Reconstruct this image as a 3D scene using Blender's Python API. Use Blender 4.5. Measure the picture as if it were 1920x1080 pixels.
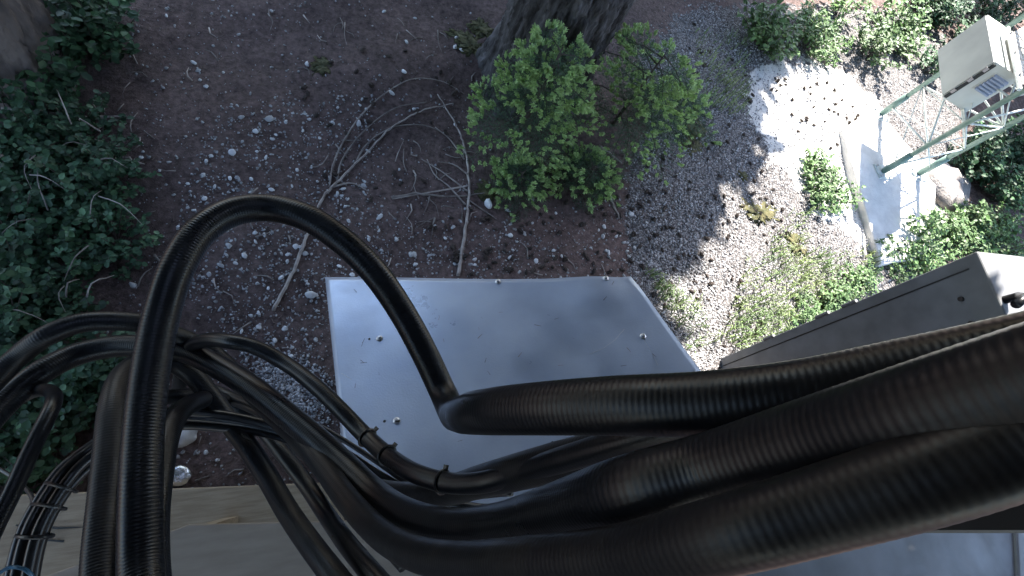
import bpy, math, random
import numpy as np
from mathutils import Vector
random.seed(7); rng = np.random.default_rng(7)
for o in list(bpy.data.objects): bpy.data.objects.remove(o)
S = bpy.context.scene; COL = S.collection

# ------------------------------------------------------------------ camera
F, NX, NY, H = 900.0, -310.0, 364.0, 3.0          # focal length in photo pixels, nadir offset, height
_n = np.array([NX, -NY, -F]); _n /= np.linalg.norm(_n); _u = -_n
_y = np.array([0, 1, 0.]) - _u*_u[1]; _y /= np.linalg.norm(_y); _x = np.cross(_y, _u)
RM = np.array([_x, _y, _u]); CP = np.array([0, 0, H])
cam = bpy.data.cameras.new('camera'); camo = bpy.data.objects.new('camera', cam); COL.objects.link(camo)
cam.sensor_width = 36; cam.lens = F/1920*36; cam.clip_start = .02; cam.clip_end = 600
from mathutils import Matrix
m4 = Matrix([list(RM[i])+[float(CP[i])] for i in range(3)]+[[0, 0, 0, 1]]); camo.matrix_world = m4
S.camera = camo

# ------------------------------------------------------------------ sky, sun, exposure
SUNH = np.array([.50, .866]); SUNH /= np.linalg.norm(SUNH); EL = math.radians(50)
w = bpy.data.worlds.new('World'); S.world = w; w.use_nodes = True
nt = w.node_tree; bg = nt.nodes['Background']; sky = nt.nodes.new('ShaderNodeTexSky')
sky.sky_type = 'NISHITA'; sky.sun_disc = False; sky.sun_elevation = EL
sky.sun_rotation = math.atan2(SUNH[0], SUNH[1]); bg.inputs[1].default_value = .15
nt.links.new(sky.outputs[0], bg.inputs[0])
sl = bpy.data.lights.new('sun', 'SUN'); sl.energy = 5; sl.angle = math.radians(.53); sl.color = (1, .95, .87)
so = bpy.data.objects.new('sun', sl); COL.objects.link(so)
SD = Vector((SUNH[0]*math.cos(EL), SUNH[1]*math.cos(EL), math.sin(EL)))
so.rotation_euler = SD.to_track_quat('Z', 'Y').to_euler(); so.location = (5, 10, 15)
S.view_settings.view_transform = 'Standard'; S.view_settings.look = 'None'
S.view_settings.exposure = 2.45; S.view_settings.gamma = 1

# ------------------------------------------------------------------ pixel -> place
def ray(px, py): return RM @ np.array([(px-960)/F, -(py-540)/F, -1.0])
def at(px, py, d): return CP + ray(px, py)*d
def gz(x, y):
    return .035*np.sin(x*1.3+.4)*np.cos(y*1.1+.8) + .018*np.sin(x*3.7+y*2.3) + .012*np.sin(y*5.1-x*2.9)
def gp(px, py, z=None):
    v = ray(px, py); zz = 0 if z is None else z
    for _ in range(6):
        p = CP + v*((zz-H)/v[2])
        if z is not None: return p
        zz = gz(p[0], p[1])
    return p
def proj(P):
    q = (np.asarray(P)-CP) @ RM
    return 960+F*q[..., 0]/-q[..., 2], 540-F*q[..., 1]/-q[..., 2]

# ------------------------------------------------------------------ materials
def mat(name, c1, c2=None, scale=8, rough=.8, bump=0, metal=0, bscale=None, island=0, objvar=0, spec=.5, detail=6, stretch=None, trans=0, pos=(.35, .65), rv=0, rvs=6):
    m = bpy.data.materials.new(name); m.use_nodes = True; t = m.node_tree; L = t.links.new; N = t.nodes.new
    b = t.nodes['Principled BSDF']; b.inputs['Roughness'].default_value = rough; b.inputs['Metallic'].default_value = metal
    b.inputs['Specular IOR Level'].default_value = spec
    tc = N('ShaderNodeTexCoord'); vec = tc.outputs['Object']
    if stretch:
        mp = N('ShaderNodeMapping'); mp.inputs['Scale'].default_value = stretch; L(vec, mp.inputs[0]); vec = mp.outputs[0]
    nz = N('ShaderNodeTexNoise'); nz.inputs['Scale'].default_value = scale; nz.inputs['Detail'].default_value = detail; L(vec, nz.inputs[0])
    cr = N('ShaderNodeValToRGB'); cr.color_ramp.elements[0].position, cr.color_ramp.elements[1].position = pos
    cr.color_ramp.elements[0].color = (*c1, 1); cr.color_ramp.elements[1].color = (*(c2 or c1), 1); L(nz.outputs[0], cr.inputs[0])
    out = cr.outputs[0]
    for amt, src in ((island, 'g'), (objvar, 'o')):
        if amt:
            if src == 'g': r = N('ShaderNodeNewGeometry').outputs['Random Per Island']
            else: r = N('ShaderNodeObjectInfo').outputs['Random']
            mr = N('ShaderNodeMapRange'); mr.inputs[3].default_value = 1-amt; mr.inputs[4].default_value = 1+amt; L(r, mr.inputs[0])
            mx = N('ShaderNodeMix'); mx.data_type = 'RGBA'; mx.blend_type = 'MULTIPLY'; mx.inputs[0].default_value = 1
            L(out, mx.inputs[6]); L(mr.outputs[0], mx.inputs[7]); out = mx.outputs[2]
    L(out, b.inputs['Base Color'])
    if rv:
        n3 = N('ShaderNodeTexNoise'); n3.inputs['Scale'].default_value = rvs; n3.inputs['Detail'].default_value = 9; n3.inputs['Roughness'].default_value = .7; L(tc.outputs['Object'], n3.inputs[0])
        mr = N('ShaderNodeMapRange'); mr.inputs[1].default_value = .3; mr.inputs[2].default_value = .7; mr.inputs[3].default_value = rough-rv; mr.inputs[4].default_value = rough+rv; L(n3.outputs[0], mr.inputs[0]); L(mr.outputs[0], b.inputs['Roughness'])
    if bump:
        n2 = N('ShaderNodeTexNoise'); n2.inputs['Scale'].default_value = bscale or scale*4; n2.inputs['Detail'].default_value = 8; L(vec, n2.inputs[0])
        bp = N('ShaderNodeBump'); bp.inputs['Strength'].default_value = bump; bp.inputs['Distance'].default_value = .02
        L(n2.outputs[0], bp.inputs['Height']); L(bp.outputs[0], b.inputs['Normal'])
    if trans:
        tr = N('ShaderNodeBsdfTranslucent'); L(out, tr.inputs[0]); ms = N('ShaderNodeMixShader'); ms.inputs[0].default_value = trans
        L(b.outputs[0], ms.inputs[1]); L(tr.outputs[0], ms.inputs[2]); L(ms.outputs[0], t.nodes['Material Output'].inputs[0])
    return m
M = {}
M['conduit'] = mat('black_conduit', (.004, .0048, .0068), (.007, .0078, .010), 30, .34, spec=.26, rv=.10, rvs=9)
M['conduit_dusty'] = mat('dusty_conduit', (.005, .0056, .0075), (.020, .019, .017), 14, .42, spec=.24, pos=(.5, .85), rv=.12, rvs=9)
M['cable'] = mat('cable_jacket', (.012, .012, .014), None, 10, .32)
M['tie'] = mat('nylon_tie', (.01, .01, .012), None, 10, .4)
M['blue'] = mat('blue_jacket', (.02, .09, .16), None, 10, .4)
M['alu'] = mat('weathered_aluminium', (.26, .31, .42), (.34, .39, .50), 4, .40, .04, metal=.4, bscale=160, rv=.16, rvs=5, detail=10)
M['steel'] = mat('zinc_screw', (.5, .5, .52), None, 20, .35, metal=.9)
M['hole'] = mat('dark_hole', (.02, .02, .02), None, 20, .8)
M['grey_paint'] = mat('grey_enclosure_paint', (.105, .108, .115), (.15, .152, .165), 7, .5, .03, bscale=220, rv=.15, detail=10)
M['dark_box'] = mat('dark_brown_plastic', (.018, .014, .014), None, 10, .5)
M['cream_paint'] = mat('cabinet_paint', (.44, .45, .43), (.52, .53, .50), 5, .45, .02, bscale=150)
M['green_steel'] = mat('green_painted_steel', (.10, .17, .15), (.16, .24, .21), 18, .5, .08, bscale=90)
M['pale_steel'] = mat('galvanised_strut', (.42, .46, .44), (.55, .58, .56), 25, .5, .05)
M['louvre'] = mat('louvre_steel', (.28, .32, .42), None, 10, .4)
M['concrete'] = mat('pale_concrete', (.56, .54, .52), (.68, .66, .63), 9, .9, .3, bscale=70)
M['wood'] = mat('weathered_board', (.24, .17, .105), (.33, .245, .16), 5, .75, .15, bscale=40, stretch=(1.5, 14, 14))
M['ply'] = mat('plywood_face', (.25, .19, .14), (.31, .24, .18), 3, .65, .05, bscale=60, stretch=(2, 9, 9))
M['plygrain'] = mat('plywood_grain', (.38, .33, .28), (.62, .58, .53), 3.2, .6, .1, stretch=(2, 7, 2), pos=(.45, .52))
M['stone'] = mat('pale_stone', (.30, .30, .31), (.46, .45, .44), 22, .85, .2, island=.4, objvar=.3)
M['gravel'] = mat('crushed_gravel', (.20, .20, .21), (.40, .39, .39), 20, .88, 0, island=.6)
M['cone'] = mat('dark_cone', (.028, .021, .018), (.085, .062, .05), 60, .9, objvar=.4)
M['bark'] = mat('fir_bark', (.017, .014, .014), (.105, .098, .102), 15, .95, 1.0, bscale=46, stretch=(1, 1, .22), pos=(.38, .66))
M['bark2'] = mat('smooth_bark', (.07, .055, .05), (.15, .12, .11), 7, .95, .5, bscale=40, stretch=(1, 1, .5))
M['twig'] = mat('dead_twig', (.16, .13, .115), (.32, .28, .25), 16, .85, .2, objvar=.35)
M['stem'] = mat('brown_stem', (.06, .045, .035), None, 10, .85)
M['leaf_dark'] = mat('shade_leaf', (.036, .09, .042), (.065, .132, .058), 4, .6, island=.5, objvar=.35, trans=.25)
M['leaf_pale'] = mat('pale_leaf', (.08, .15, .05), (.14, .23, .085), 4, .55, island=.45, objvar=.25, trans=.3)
M['needle'] = mat('fir_needle', (.042, .088, .044), (.07, .125, .06), 8, .55, island=.3, trans=.12)
M['tip'] = mat('new_needle', (.32, .46, .17), (.42, .56, .24), 10, .55, island=.3, trans=.25)
M['grass'] = mat('grass_blade', (.10, .16, .055), (.22, .27, .11), 3, .55, island=.45, trans=.3)
M['moss'] = mat('moss', (.055, .06, .022), (.13, .115, .05), 12, .95, .8, bscale=160)
M['litter'] = mat('needle_litter', (.055, .04, .034), (.16, .115, .09), 4, .9, island=.5)
M['rock'] = mat('rough_rock', (.16, .14, .13), (.36, .33, .31), 9, .9, .6, bscale=40)
M['white_rock'] = mat('white_rock', (.5, .5, .5), (.66, .66, .65), 9, .8, .3, bscale=40)
M['foil'] = mat('crumpled_foil', (.7, .7, .7), None, 10, .25, .3, metal=.9)

def ground_mat():
    m = bpy.data.materials.new('forest_soil'); m.use_nodes = True; t = m.node_tree; L = t.links.new; N = t.nodes.new
    b = t.nodes['Principled BSDF']; b.inputs['Roughness'].default_value = .95; b.inputs['Specular IOR Level'].default_value = .2
    tc = N('ShaderNodeTexCoord'); O = tc.outputs['Object']
    def noise(s, d=8, v=O):
        n = N('ShaderNodeTexNoise'); n.inputs['Scale'].default_value = s; n.inputs['Detail'].default_value = d; n.inputs['Roughness'].default_value = .65; L(v, n.inputs[0]); return n.outputs[0]
    def ramp(x, a, b_, ca, cb):
        r = N('ShaderNodeValToRGB'); r.color_ramp.elements[0].position = a; r.color_ramp.elements[1].position = b_
        r.color_ramp.elements[0].color = (*ca, 1); r.color_ramp.elements[1].color = (*cb, 1); L(x, r.inputs[0]); return r.outputs[0]
    def mix(f, a, b_, mode='MIX'):
        x = N('ShaderNodeMix'); x.data_type = 'RGBA'; x.blend_type = mode
        if isinstance(f, float): x.inputs[0].default_value = f
        else: L(f, x.inputs[0])
        L(a, x.inputs[6]); L(b_, x.inputs[7]); return x.outputs[2]
    soil = ramp(noise(26, 10), .32, .70, (.056, .040, .037), (.19, .14, .128))
    big = ramp(noise(1.6, 4), .35, .65, (.75, .72, .72), (1.15, 1.1, 1.08))
    soil = mix(1.0, soil, big, 'MULTIPLY')
    mp = N('ShaderNodeMapping'); mp.inputs['Scale'].default_value = (30, 160, 1); mp.inputs['Rotation'].default_value = (0, 0, .6); L(O, mp.inputs[0])
    fl = ramp(noise(1, 3, mp.outputs[0]), .62, .72, (0, 0, 0), (1, 1, 1))
    lit = ramp(noise(9, 3), .3, .7, (.11, .08, .065), (.20, .155, .13))
    soil = mix(fl, soil, lit)
    vo = N('ShaderNodeTexVoronoi'); vo.inputs['Scale'].default_value = 70; L(O, vo.inputs[0])
    hs = N('ShaderNodeSeparateColor'); L(vo.outputs['Color'], hs.inputs[0])
    gr = ramp(hs.outputs[0], .1, .95, (.10, .095, .095), (.36, .345, .34))
    ed = ramp(vo.outputs['Distance'], .25, .6, (1, 1, 1), (.35, .33, .33)); gr = mix(1.0, gr, ed, 'MULTIPLY')
    pale = ramp(noise(40, 8), .3, .7, (.46, .44, .42), (.66, .64, .61))  # pale gravel colour, lightened with some of the sunlight painted in
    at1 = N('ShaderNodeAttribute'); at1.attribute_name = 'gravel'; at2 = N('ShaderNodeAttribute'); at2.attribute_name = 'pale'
    def soft(a, s):
        ad = N('ShaderNodeMath'); ad.operation = 'MULTIPLY_ADD'; L(noise(s, 8), ad.inputs[0]); ad.inputs[1].default_value = 1.2; L(a, ad.inputs[2])
        return ramp(ad.outputs[0], .95, 1.2, (0, 0, 0), (1, 1, 1))
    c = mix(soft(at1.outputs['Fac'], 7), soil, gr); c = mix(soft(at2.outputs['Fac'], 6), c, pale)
    L(c, b.inputs['Base Color'])
    bp = N('ShaderNodeBump'); bp.inputs['Strength'].default_value = .9; bp.inputs['Distance'].default_value = .015
    L(noise(60, 10), bp.inputs['Height']); L(bp.outputs[0], b.inputs['Normal'])
    return m
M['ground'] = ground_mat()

# ------------------------------------------------------------------ mesh helpers
def link(name, me, m=None, parent=None, smooth=False):
    o = bpy.data.objects.new(name, me); COL.objects.link(o)
    if m is not None and not me.materials: me.materials.append(M[m])
    if smooth: me.polygons.foreach_set('use_smooth', [True]*len(me.polygons))
    if parent: o.parent = parent
    return o
def mesh(v, f):
    me = bpy.data.meshes.new('mesh'); v = np.asarray(v, np.float32)
    if isinstance(f, np.ndarray):
        k = f.shape[1]; me.vertices.add(len(v)); me.vertices.foreach_set('co', v.ravel())
        me.loops.add(f.size); me.loops.foreach_set('vertex_index', f.astype(np.int32).ravel())
        me.polygons.add(len(f)); me.polygons.foreach_set('loop_start', np.arange(0, f.size, k, dtype=np.int32))
        me.update(calc_edges=True); me.validate()
    else: me.from_pydata([tuple(map(float, p)) for p in v], [], f); me.update()
    return me
def tag(o, label, cat, group=None):
    o['label'] = label; o['category'] = cat
    if group: o['group'] = group
    return o
def kind(o, k): o['kind'] = k; return o
def empty(name, loc, label, cat, group=None):
    o = bpy.data.objects.new(name, None); COL.objects.link(o); o.location = [float(c) for c in loc]; o.empty_display_size = .05
    return tag(o, label, cat, group)
def part(name, v, f, m, parent, smooth=False):
    """world-coordinate mesh under an unrotated empty (or under a part of one)"""
    r = parent
    while r.parent: r = r.parent
    off = np.array(r.location)
    o = link(name, mesh(np.asarray(v)-off, f), m, parent, smooth)
    return o
def hexa(c):                      # 8 corners: bottom 4 ring, top 4 ring
    return np.asarray(c, float), [(3, 2, 1, 0), (4, 5, 6, 7), (0, 1, 5, 4), (1, 2, 6, 5), (2, 3, 7, 6), (3, 0, 4, 7)]
def bevel(o, wd=.004, seg=2):
    b = o.modifiers.new('bevel', 'BEVEL'); b.width = wd; b.segments = seg; b.limit_method = 'ANGLE'
def obox(p, a, b, c):             # corner p, edge vectors
    p, a, b, c = map(np.asarray, (p, a, b, c))
    return hexa([p, p+a, p+a+b, p+b, p+c, p+a+c, p+a+b+c, p+b+c])
def frames(P):
    T = np.gradient(P, axis=0); T /= np.linalg.norm(T, axis=1)[:, None]+1e-12
    r = np.array([.3, .2, .9]); n0 = r - T[0]*(r@T[0]); n0 /= np.linalg.norm(n0); Ns = [n0]
    for i in range(1, len(P)):
        n = Ns[-1] - T[i]*(Ns[-1]@T[i]); n /= np.linalg.norm(n)+1e-12; Ns.append(n)
    Ns = np.array(Ns); return T, Ns, np.cross(T, Ns)
def tube(P, R, seg=8, cap=True):
    P = np.asarray(P, float); R = np.broadcast_to(np.asarray(R, float), (len(P),)); T, A, B = frames(P)
    th = np.linspace(0, 2*math.pi, seg, endpoint=False)
    V = P[:, None]+R[:, None, None]*(np.cos(th)[None, :, None]*A[:, None]+np.sin(th)[None, :, None]*B[:, None]); V = V.reshape(-1, 3)
    i = np.arange(len(P)-1)[:, None]*seg; j = np.arange(seg)[None]; k = (j+1) % seg
    q = np.stack([i+j, i+k, i+seg+k, i+seg+j], -1).reshape(-1, 4)
    f = [tuple(x) for x in q.tolist()]
    if cap: f += [tuple(range(seg))[::-1], tuple((len(P)-1)*seg+s for s in range(seg))]
    return V, f
def smooth_path(K, step):
    K = np.asarray(K, float); K = np.vstack([2*K[0]-K[1], K, 2*K[-1]-K[-2]]); out = []
    for i in range(1, len(K)-2):
        p0, p1, p2, p3 = K[i-1:i+3]
        t0 = 0; d = lambda a, b: max(np.linalg.norm(a-b), 1e-6)**.5
        t1 = d(p0, p1); t2 = t1+d(p1, p2); t3 = t2+d(p2, p3)
        for t in np.linspace(t1, t2, 40, endpoint=False):
            a1 = (t1-t)/t1*p0+t/t1*p1; a2 = (t2-t)/(t2-t1)*p1+(t-t1)/(t2-t1)*p2; a3 = (t3-t)/(t3-t2)*p2+(t-t2)/(t3-t2)*p3
            b1 = (t2-t)/t2*a1+t/t2*a2; b2 = (t3-t)/(t3-t1)*a2+(t-t1)/(t3-t1)*a3
            out.append((t2-t)/(t2-t1)*b1+(t-t1)/(t2-t1)*b2)
    out.append(K[-2]); out = np.array(out)
    for _ in range(6): out[1:-1] = (out[:-2]+out[1:-1]*2+out[2:])/4
    s = np.r_[0, np.cumsum(np.linalg.norm(np.diff(out, axis=0), axis=1))]; n = max(int(s[-1]/step), 2)
    u = np.linspace(0, s[-1], n); return np.stack([np.interp(u, s, out[:, c]) for c in range(3)], 1)
def rotmats(n, tilt=math.pi):
    a, b, c = rng.uniform(0, 2*math.pi, n), rng.normal(0, 1, n)*tilt, rng.normal(0, 1, n)*tilt
    def R(ax, t):
        m = np.zeros((n, 3, 3)); i, j = [(1, 2), (2, 0), (0, 1)][ax]; m[:, ax, ax] = 1
        m[:, i, i] = m[:, j, j] = np.cos(t); m[:, i, j] = -np.sin(t); m[:, j, i] = np.sin(t); return m
    return R(2, a) @ R(0, b) @ R(1, c)
def scatter(tv, tf, mats, pos):
    n, k = len(pos), len(tv); V = np.einsum('nij,kj->nki', mats, np.asarray(tv, float))+np.asarray(pos)[:, None]
    Fc = (np.asarray(tf)[None]+(np.arange(n)*k)[:, None, None]).reshape(-1, len(tf[0])); return V.reshape(-1, 3), Fc
def ico(sub=1, jitter=.18, flat=.7, seed=0):
    import bmesh; bm = bmesh.new(); bmesh.ops.create_icosphere(bm, subdivisions=sub, radius=1); r = np.random.default_rng(seed)
    ph = r.uniform(0, 6, 6)
    v = np.array([x.co[:] for x in bm.verts]); f = np.array([[q.index for q in p.verts] for p in bm.faces]); bm.free()
    k = 1+jitter*(np.sin(v[:, 0]*2.6+ph[0])+np.sin(v[:, 1]*3.1+ph[1])+np.sin(v[:, 2]*2.8+ph[2]))/1.6+r.normal(0, jitter*.28, len(v))
    v = v*k[:, None]*np.array([1, r.uniform(.65, .95), flat]); return v, f
def inpoly(x, y, poly):
    x = np.asarray(x); ins = np.zeros(x.shape, bool); j = len(poly)-1
    for i in range(len(poly)):
        xi, yi = poly[i]; xj, yj = poly[j]
        ins ^= ((yi > y) != (yj > y)) & (x < (xj-xi)*(y-yi)/(yj-yi+1e-9)+xi); j = i
    return ins
def sample_px(poly, n):
    xs = [p[0] for p in poly]; ys = [p[1] for p in poly]; out = []
    while len(out) < n:
        a, b = random.uniform(min(xs), max(xs)), random.uniform(min(ys), max(ys))
        if inpoly(np.array(a), np.array(b), poly): out.append((a, b))
    return out

# ------------------------------------------------------------------ ground
GRAVEL = [(1290, 20), (1190, 130), (1240, 230), (1200, 300), (1170, 380), (1190, 470), (1200, 530), (1280, 720), (1420, 700), (1700, 520), (1790, 330), (1800, 150), (1760, 40), (1600, 20), (1380, 20)]
PALE_SUNLIT = [(1410, 120), (1560, 130), (1650, 195), (1655, 330), (1760, 340), (1775, 480), (1670, 500), (1610, 450), (1530, 380), (1460, 290), (1405, 220)]  # pale gravel, zone widened and whitened to paint in the sun's glare
xs = np.r_[-90, -60, -40, -28, -20, -14, -10, -7, -5, np.arange(-4, 10, .06), 10.3, 11, 12, 13, 15, 18, 24, 32, 45, 65, 95]
ys = np.r_[-90, -60, -40, -28, -20, -14, -10, -7, -5, -3.5, np.arange(-2.2, 8, .06), 8.3, 9, 10, 12, 15, 20, 28, 40, 60, 95]
gx, gy = np.meshgrid(xs, ys); gzv = gz(gx, gy); near = ((np.abs(gx-3) < 7) & (np.abs(gy-3) < 5.5))
gzv = gzv + near*rng.normal(0, .004, gx.shape)
V = np.stack([gx, gy, gzv], -1).reshape(-1, 3); nx_ = len(xs)
i = np.arange(len(ys)-1)[:, None]*nx_; j = np.arange(nx_-1)[None]
me = mesh(V, np.stack([i+j, i+j+1, i+nx_+j+1, i+nx_+j], -1).reshape(-1, 4))
q = (V-CP) @ RM; ok = q[:, 2] < -.3; px = np.where(ok, 960+F*q[:, 0]/np.minimum(q[:, 2], -.3)*-1, -9e3); py = np.where(ok, 540+F*q[:, 1]/np.minimum(q[:, 2], -.3), -9e3)
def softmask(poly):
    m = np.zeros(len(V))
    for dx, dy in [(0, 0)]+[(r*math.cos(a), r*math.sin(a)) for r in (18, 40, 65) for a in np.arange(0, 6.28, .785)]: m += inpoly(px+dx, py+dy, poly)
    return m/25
for nm, poly in (('gravel', GRAVEL), ('pale', PALE_SUNLIT)):
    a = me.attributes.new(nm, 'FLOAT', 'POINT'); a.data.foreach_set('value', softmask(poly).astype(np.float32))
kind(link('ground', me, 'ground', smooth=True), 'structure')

# ------------------------------------------------------------------ trees
def trunk_mesh(r0, h, flare, lean, seed, ridge=.13, seg=120):
    r = np.random.default_rng(seed); zz = np.r_[np.linspace(-.15, 2.6, 110), np.linspace(2.75, h, 30)]
    th = np.linspace(0, 2*math.pi, seg, endpoint=False); Z, T = np.meshgrid(zz, th, indexing='ij')
    ph = r.uniform(0, 6, 8); R = r0*(1-.8*np.clip(Z, 0, h)/h)*(1+flare*np.exp(-np.clip(Z, 0, 9)/.22)*(1+.4*np.sin(5*T+ph[0])+.25*np.sin(3*T+ph[1])))
    warp = T+.25*np.sin(1.7*Z+ph[2])+.1*np.sin(4.1*Z+ph[3]+2*T)
    br = np.abs(np.sin(9*warp+1.2*np.sin(3*Z+ph[4])))*.5+np.abs(np.sin(17*warp+1.6*np.sin(5*Z+ph[5]+T)))*.35+.3*np.sin(11*Z+7*T+ph[6])*np.sin(6*T)
    R = R+r0*ridge*(br-.4)+r.normal(0, r0*.018, R.shape)
    V = np.stack([R*np.cos(T)+lean[0]*Z, R*np.sin(T)+lean[1]*Z, Z], -1).reshape(-1, 3)
    i = np.arange(len(zz)-1)[:, None]*seg; j = np.arange(seg)[None]; k = (j+1) % seg
    return V, np.stack([i+j, i+k, i+seg+k, i+seg+j], -1).reshape(-1, 4)
def crown_mesh(zb, zt, rmax, seed, nb=7):
    r = np.random.default_rng(seed); pos, mt, wood_v, wood_f = [], [], [], []
    z = zb
    while z < zt:
        L0 = rmax*(1-.85*(z-zb)/(zt-zb))
        for b in range(nb):
            a = r.uniform(0, 6.283); L_ = L0*r.uniform(.7, 1.05); d = np.array([math.cos(a), math.sin(a), 0]); sd = np.array([-d[1], d[0], 0])
            zz = z+r.uniform(-.25, .25)
            def bp(t): return np.array([0, 0, zz])+d*L_*t+np.array([0, 0, -.28*L_*t*t+.08*L_*t])
            v, f = tube([bp(t) for t in (0, .5, 1)], [.03, .02, .006], 4, False); wood_f += [tuple(x+len(wood_v) for x in q) for q in f]; wood_v += v.tolist()
            n = int(26*L_/rmax)+8
            for t in r.uniform(.12, 1, n):
                side = r.choice([-1, 1]); wl = (1.05-t)*L_*.35+.18
                for s in np.arange(.1, 1, .27):
                    p = bp(t)+(sd*side*.85+d*.5)*wl*s+np.array([0, 0, -.12*s*wl+r.normal(0, .03)]); pos.append(p)
                    ax = sd*side*.8+d*.6+r.normal(0, .2, 3); ax /= np.linalg.norm(ax); up = np.array([0, 0, 1])+r.normal(0, .3, 3); bx = np.cross(up, ax); bx /= np.linalg.norm(bx)
                    sc = r.uniform(.8, 1.3); mt.append(np.stack([ax*.24*sc, bx*.11*sc, np.cross(ax, bx)*.1], 1))
        z += .42
    tv = [(-.5, -.15, 0), (0, -.6, .05), (.9, 0, -.1), (0, .6, .05)]
    V, Fq = scatter(tv, [(0, 1, 2, 3)], np.array(mt), np.array(pos)); return (V, Fq), (wood_v, wood_f)
CR = [crown_mesh(4.4, 16, 2.6, 1), crown_mesh(3.6, 14, 2.3, 2)]
CRM = [(mesh(*c[0]), mesh(*c[1])) for c in CR]
def fir(base, r0, h, label, seed, lean=(0, 0), cr=0, flare=.35, bark='bark', group=None, hi=True, rot=0):
    t = empty('fir_tree', base, label, 'tree', group); t.rotation_euler.z = 0
    v, f = trunk_mesh(r0, h, flare, lean, seed, seg=220 if hi else 40); link('trunk', mesh(v, f), bark, t, True)
    c = link('crown', CRM[cr][0], 'needle', t); kind(c, 'stuff'); c.rotation_euler.z = rot
    link('limbs', CRM[cr][1], 'stem', c)
    return t
b = gp(1000, 150); fir((b[0], b[1], 0), .40, 16, 'massive furrowed fir trunk with grey lichen rising behind the young saplings', 3, cr=0, flare=.22)
b = gp(25, 130); fir((b[0]-.07, b[1]+.05, 0), .33, 14, 'smooth brown tree trunk standing at the edge of the shady thicket', 5, cr=1, flare=.3, bark='bark2')
PERP = np.array([SUNH[1], -SUNH[0]])
k = 0
for a, q_, cr in [(7.6, -4.6, 0), (8.6, -3.6, 1), (7.4, -.5, 0), (10.6, -3.8, 0), (10.2, -.8, 1), (13, -2.2, 0), (11.6, -.1, 0), (8.9, .3, 1), (8.2, 7.1, 0), (10.8, 7.0, 1), (13.4, 7.6, 0), (7.2, 7.6, 1), (9.6, 9.2, 0), (12.8, -5.4, 1), (-2.2, -1.4, 0), (-2.4, 1.6, 1), (-1.5, 4.4, 0), (-.3, -3.6, 1), (-4.8, .2, 1), (1.6, -4.6, 0)]:
    p = SUNH*a+PERP*q_; k += 1
    fir((p[0], p[1], gz(*p)), .26, 15, 'tall dark fir in the forest that shades the clearing', 20+k, cr=cr, group='forest firs round the clearing', hi=False, rot=k*1.3)

# ------------------------------------------------------------------ concrete, lattice tower
def gq(px, py, z): return gp(px, py, z)
def prism(P, z0, z1):
    P = np.asarray(P)[:, :2]; n = len(P)
    v = [(x, y, z0) for x, y in P]+[(x, y, z1) for x, y in P]
    f = [tuple(range(n))[::-1], tuple(range(n, 2*n))]+[(i, (i+1) % n, n+(i+1) % n, n+i) for i in range(n)]
    return np.array(v), f
def is_ccw(P): P = np.asarray(P); return sum(P[i][0]*P[(i+1) % len(P)][1]-P[(i+1) % len(P)][0]*P[i][1] for i in range(len(P))) > 0
def ccw(P): return P if is_ccw(P) else P[::-1]
LEG = [gp(1652, 214, .06), gp(1655, 322, .06), gp(1722, 326, .06)]
c0 = sum(LEG)/3
pad = ccw([gq(1588, 236, .1), gq(1650, 196, .1), gq(1765, 330, .1), gq(1758, 478, .1), gq(1662, 492, .1)])
v, f = prism(pad, -.1, .052); o = link('concrete_pad', mesh(v-np.array([*c0[:2], 0]), f), 'concrete'); o.location = (*c0[:2], 0); bevel(o, .012)
tag(o, 'sunlit pale concrete footing slab under the green lattice tower', 'concrete slab')
tw = empty('lattice_tower', (*c0[:2], .1), 'green steel lattice tower with pale diagonal struts on the concrete slab', 'tower')
TH = 5.2
for i, L_ in enumerate(LEG):
    lg = part('leg', *tube([L_+[0, 0, -.01], L_+[0, 0, TH]], .025, 14), 'green_steel', tw, True)
    d = .09; part('base_plate', *obox(L_+[-d, -d, -.012], [2*d, 0, 0], [0, 2*d, 0], [0, 0, .016]), 'pale_steel', lg)
    for sx, sy in ((-1, -1), (1, -1), (1, 1), (-1, 1)):
        part('anchor_bolt', *tube([L_+[sx*.065, sy*.065, 0], L_+[sx*.065, sy*.065, .035]], .011, 6), 'steel', lg)
    part('sleeve', *tube([L_+[0, 0, .02], L_+[0, 0, .3]], .034, 14), 'green_steel', lg, True)
for i in range(3):
    A, B = LEG[i], LEG[(i+1) % 3]; z = .12; k = 0
    while z < TH-.5:
        P, Q = (A, B) if k % 2 == 0 else (B, A)
        part('strut', *tube([P+[0, 0, z], Q+[0, 0, z+.34]], .010, 8), 'pale_steel', tw, True)
        part('strut', *tube([Q+[0, 0, z], P+[0, 0, z+.34]], .006, 6), 'pale_steel', tw, True)
        z += .34; k += 1
        if k % 2 == 0: part('rung', *tube([A+[0, 0, z], B+[0, 0, z]], .009, 8), 'pale_steel', tw, True)
# cabinet on the tower
ZB = .84
p1, p2, p3 = gp(1757, 96, ZB), gp(1766, 183, ZB), gp(1802, 213, ZB)
ea = p1-p2; eb = p3-p2; nb = np.array([-ea[1], ea[0], 0]); nb /= np.linalg.norm(nb)
if nb@eb < 0: nb = -nb
eb = nb*max(eb@nb, .30); hb = .44
bx = empty('tower_cabinet', (*p2[:2], ZB), 'grey sheet-metal cabinet with louvred vent mounted on the lattice tower', 'cabinet')
bd = part('body', *obox(p2, ea, eb, [0, 0, hb]), 'cream_paint', bx); bevel(bd, .008)
na = -ea/np.linalg.norm(ea); up = np.array([0, 0, 1.]); ebn = nb; eal = ea/np.linalg.norm(ea); LA = np.linalg.norm(ea); LB = np.linalg.norm(eb)
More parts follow.
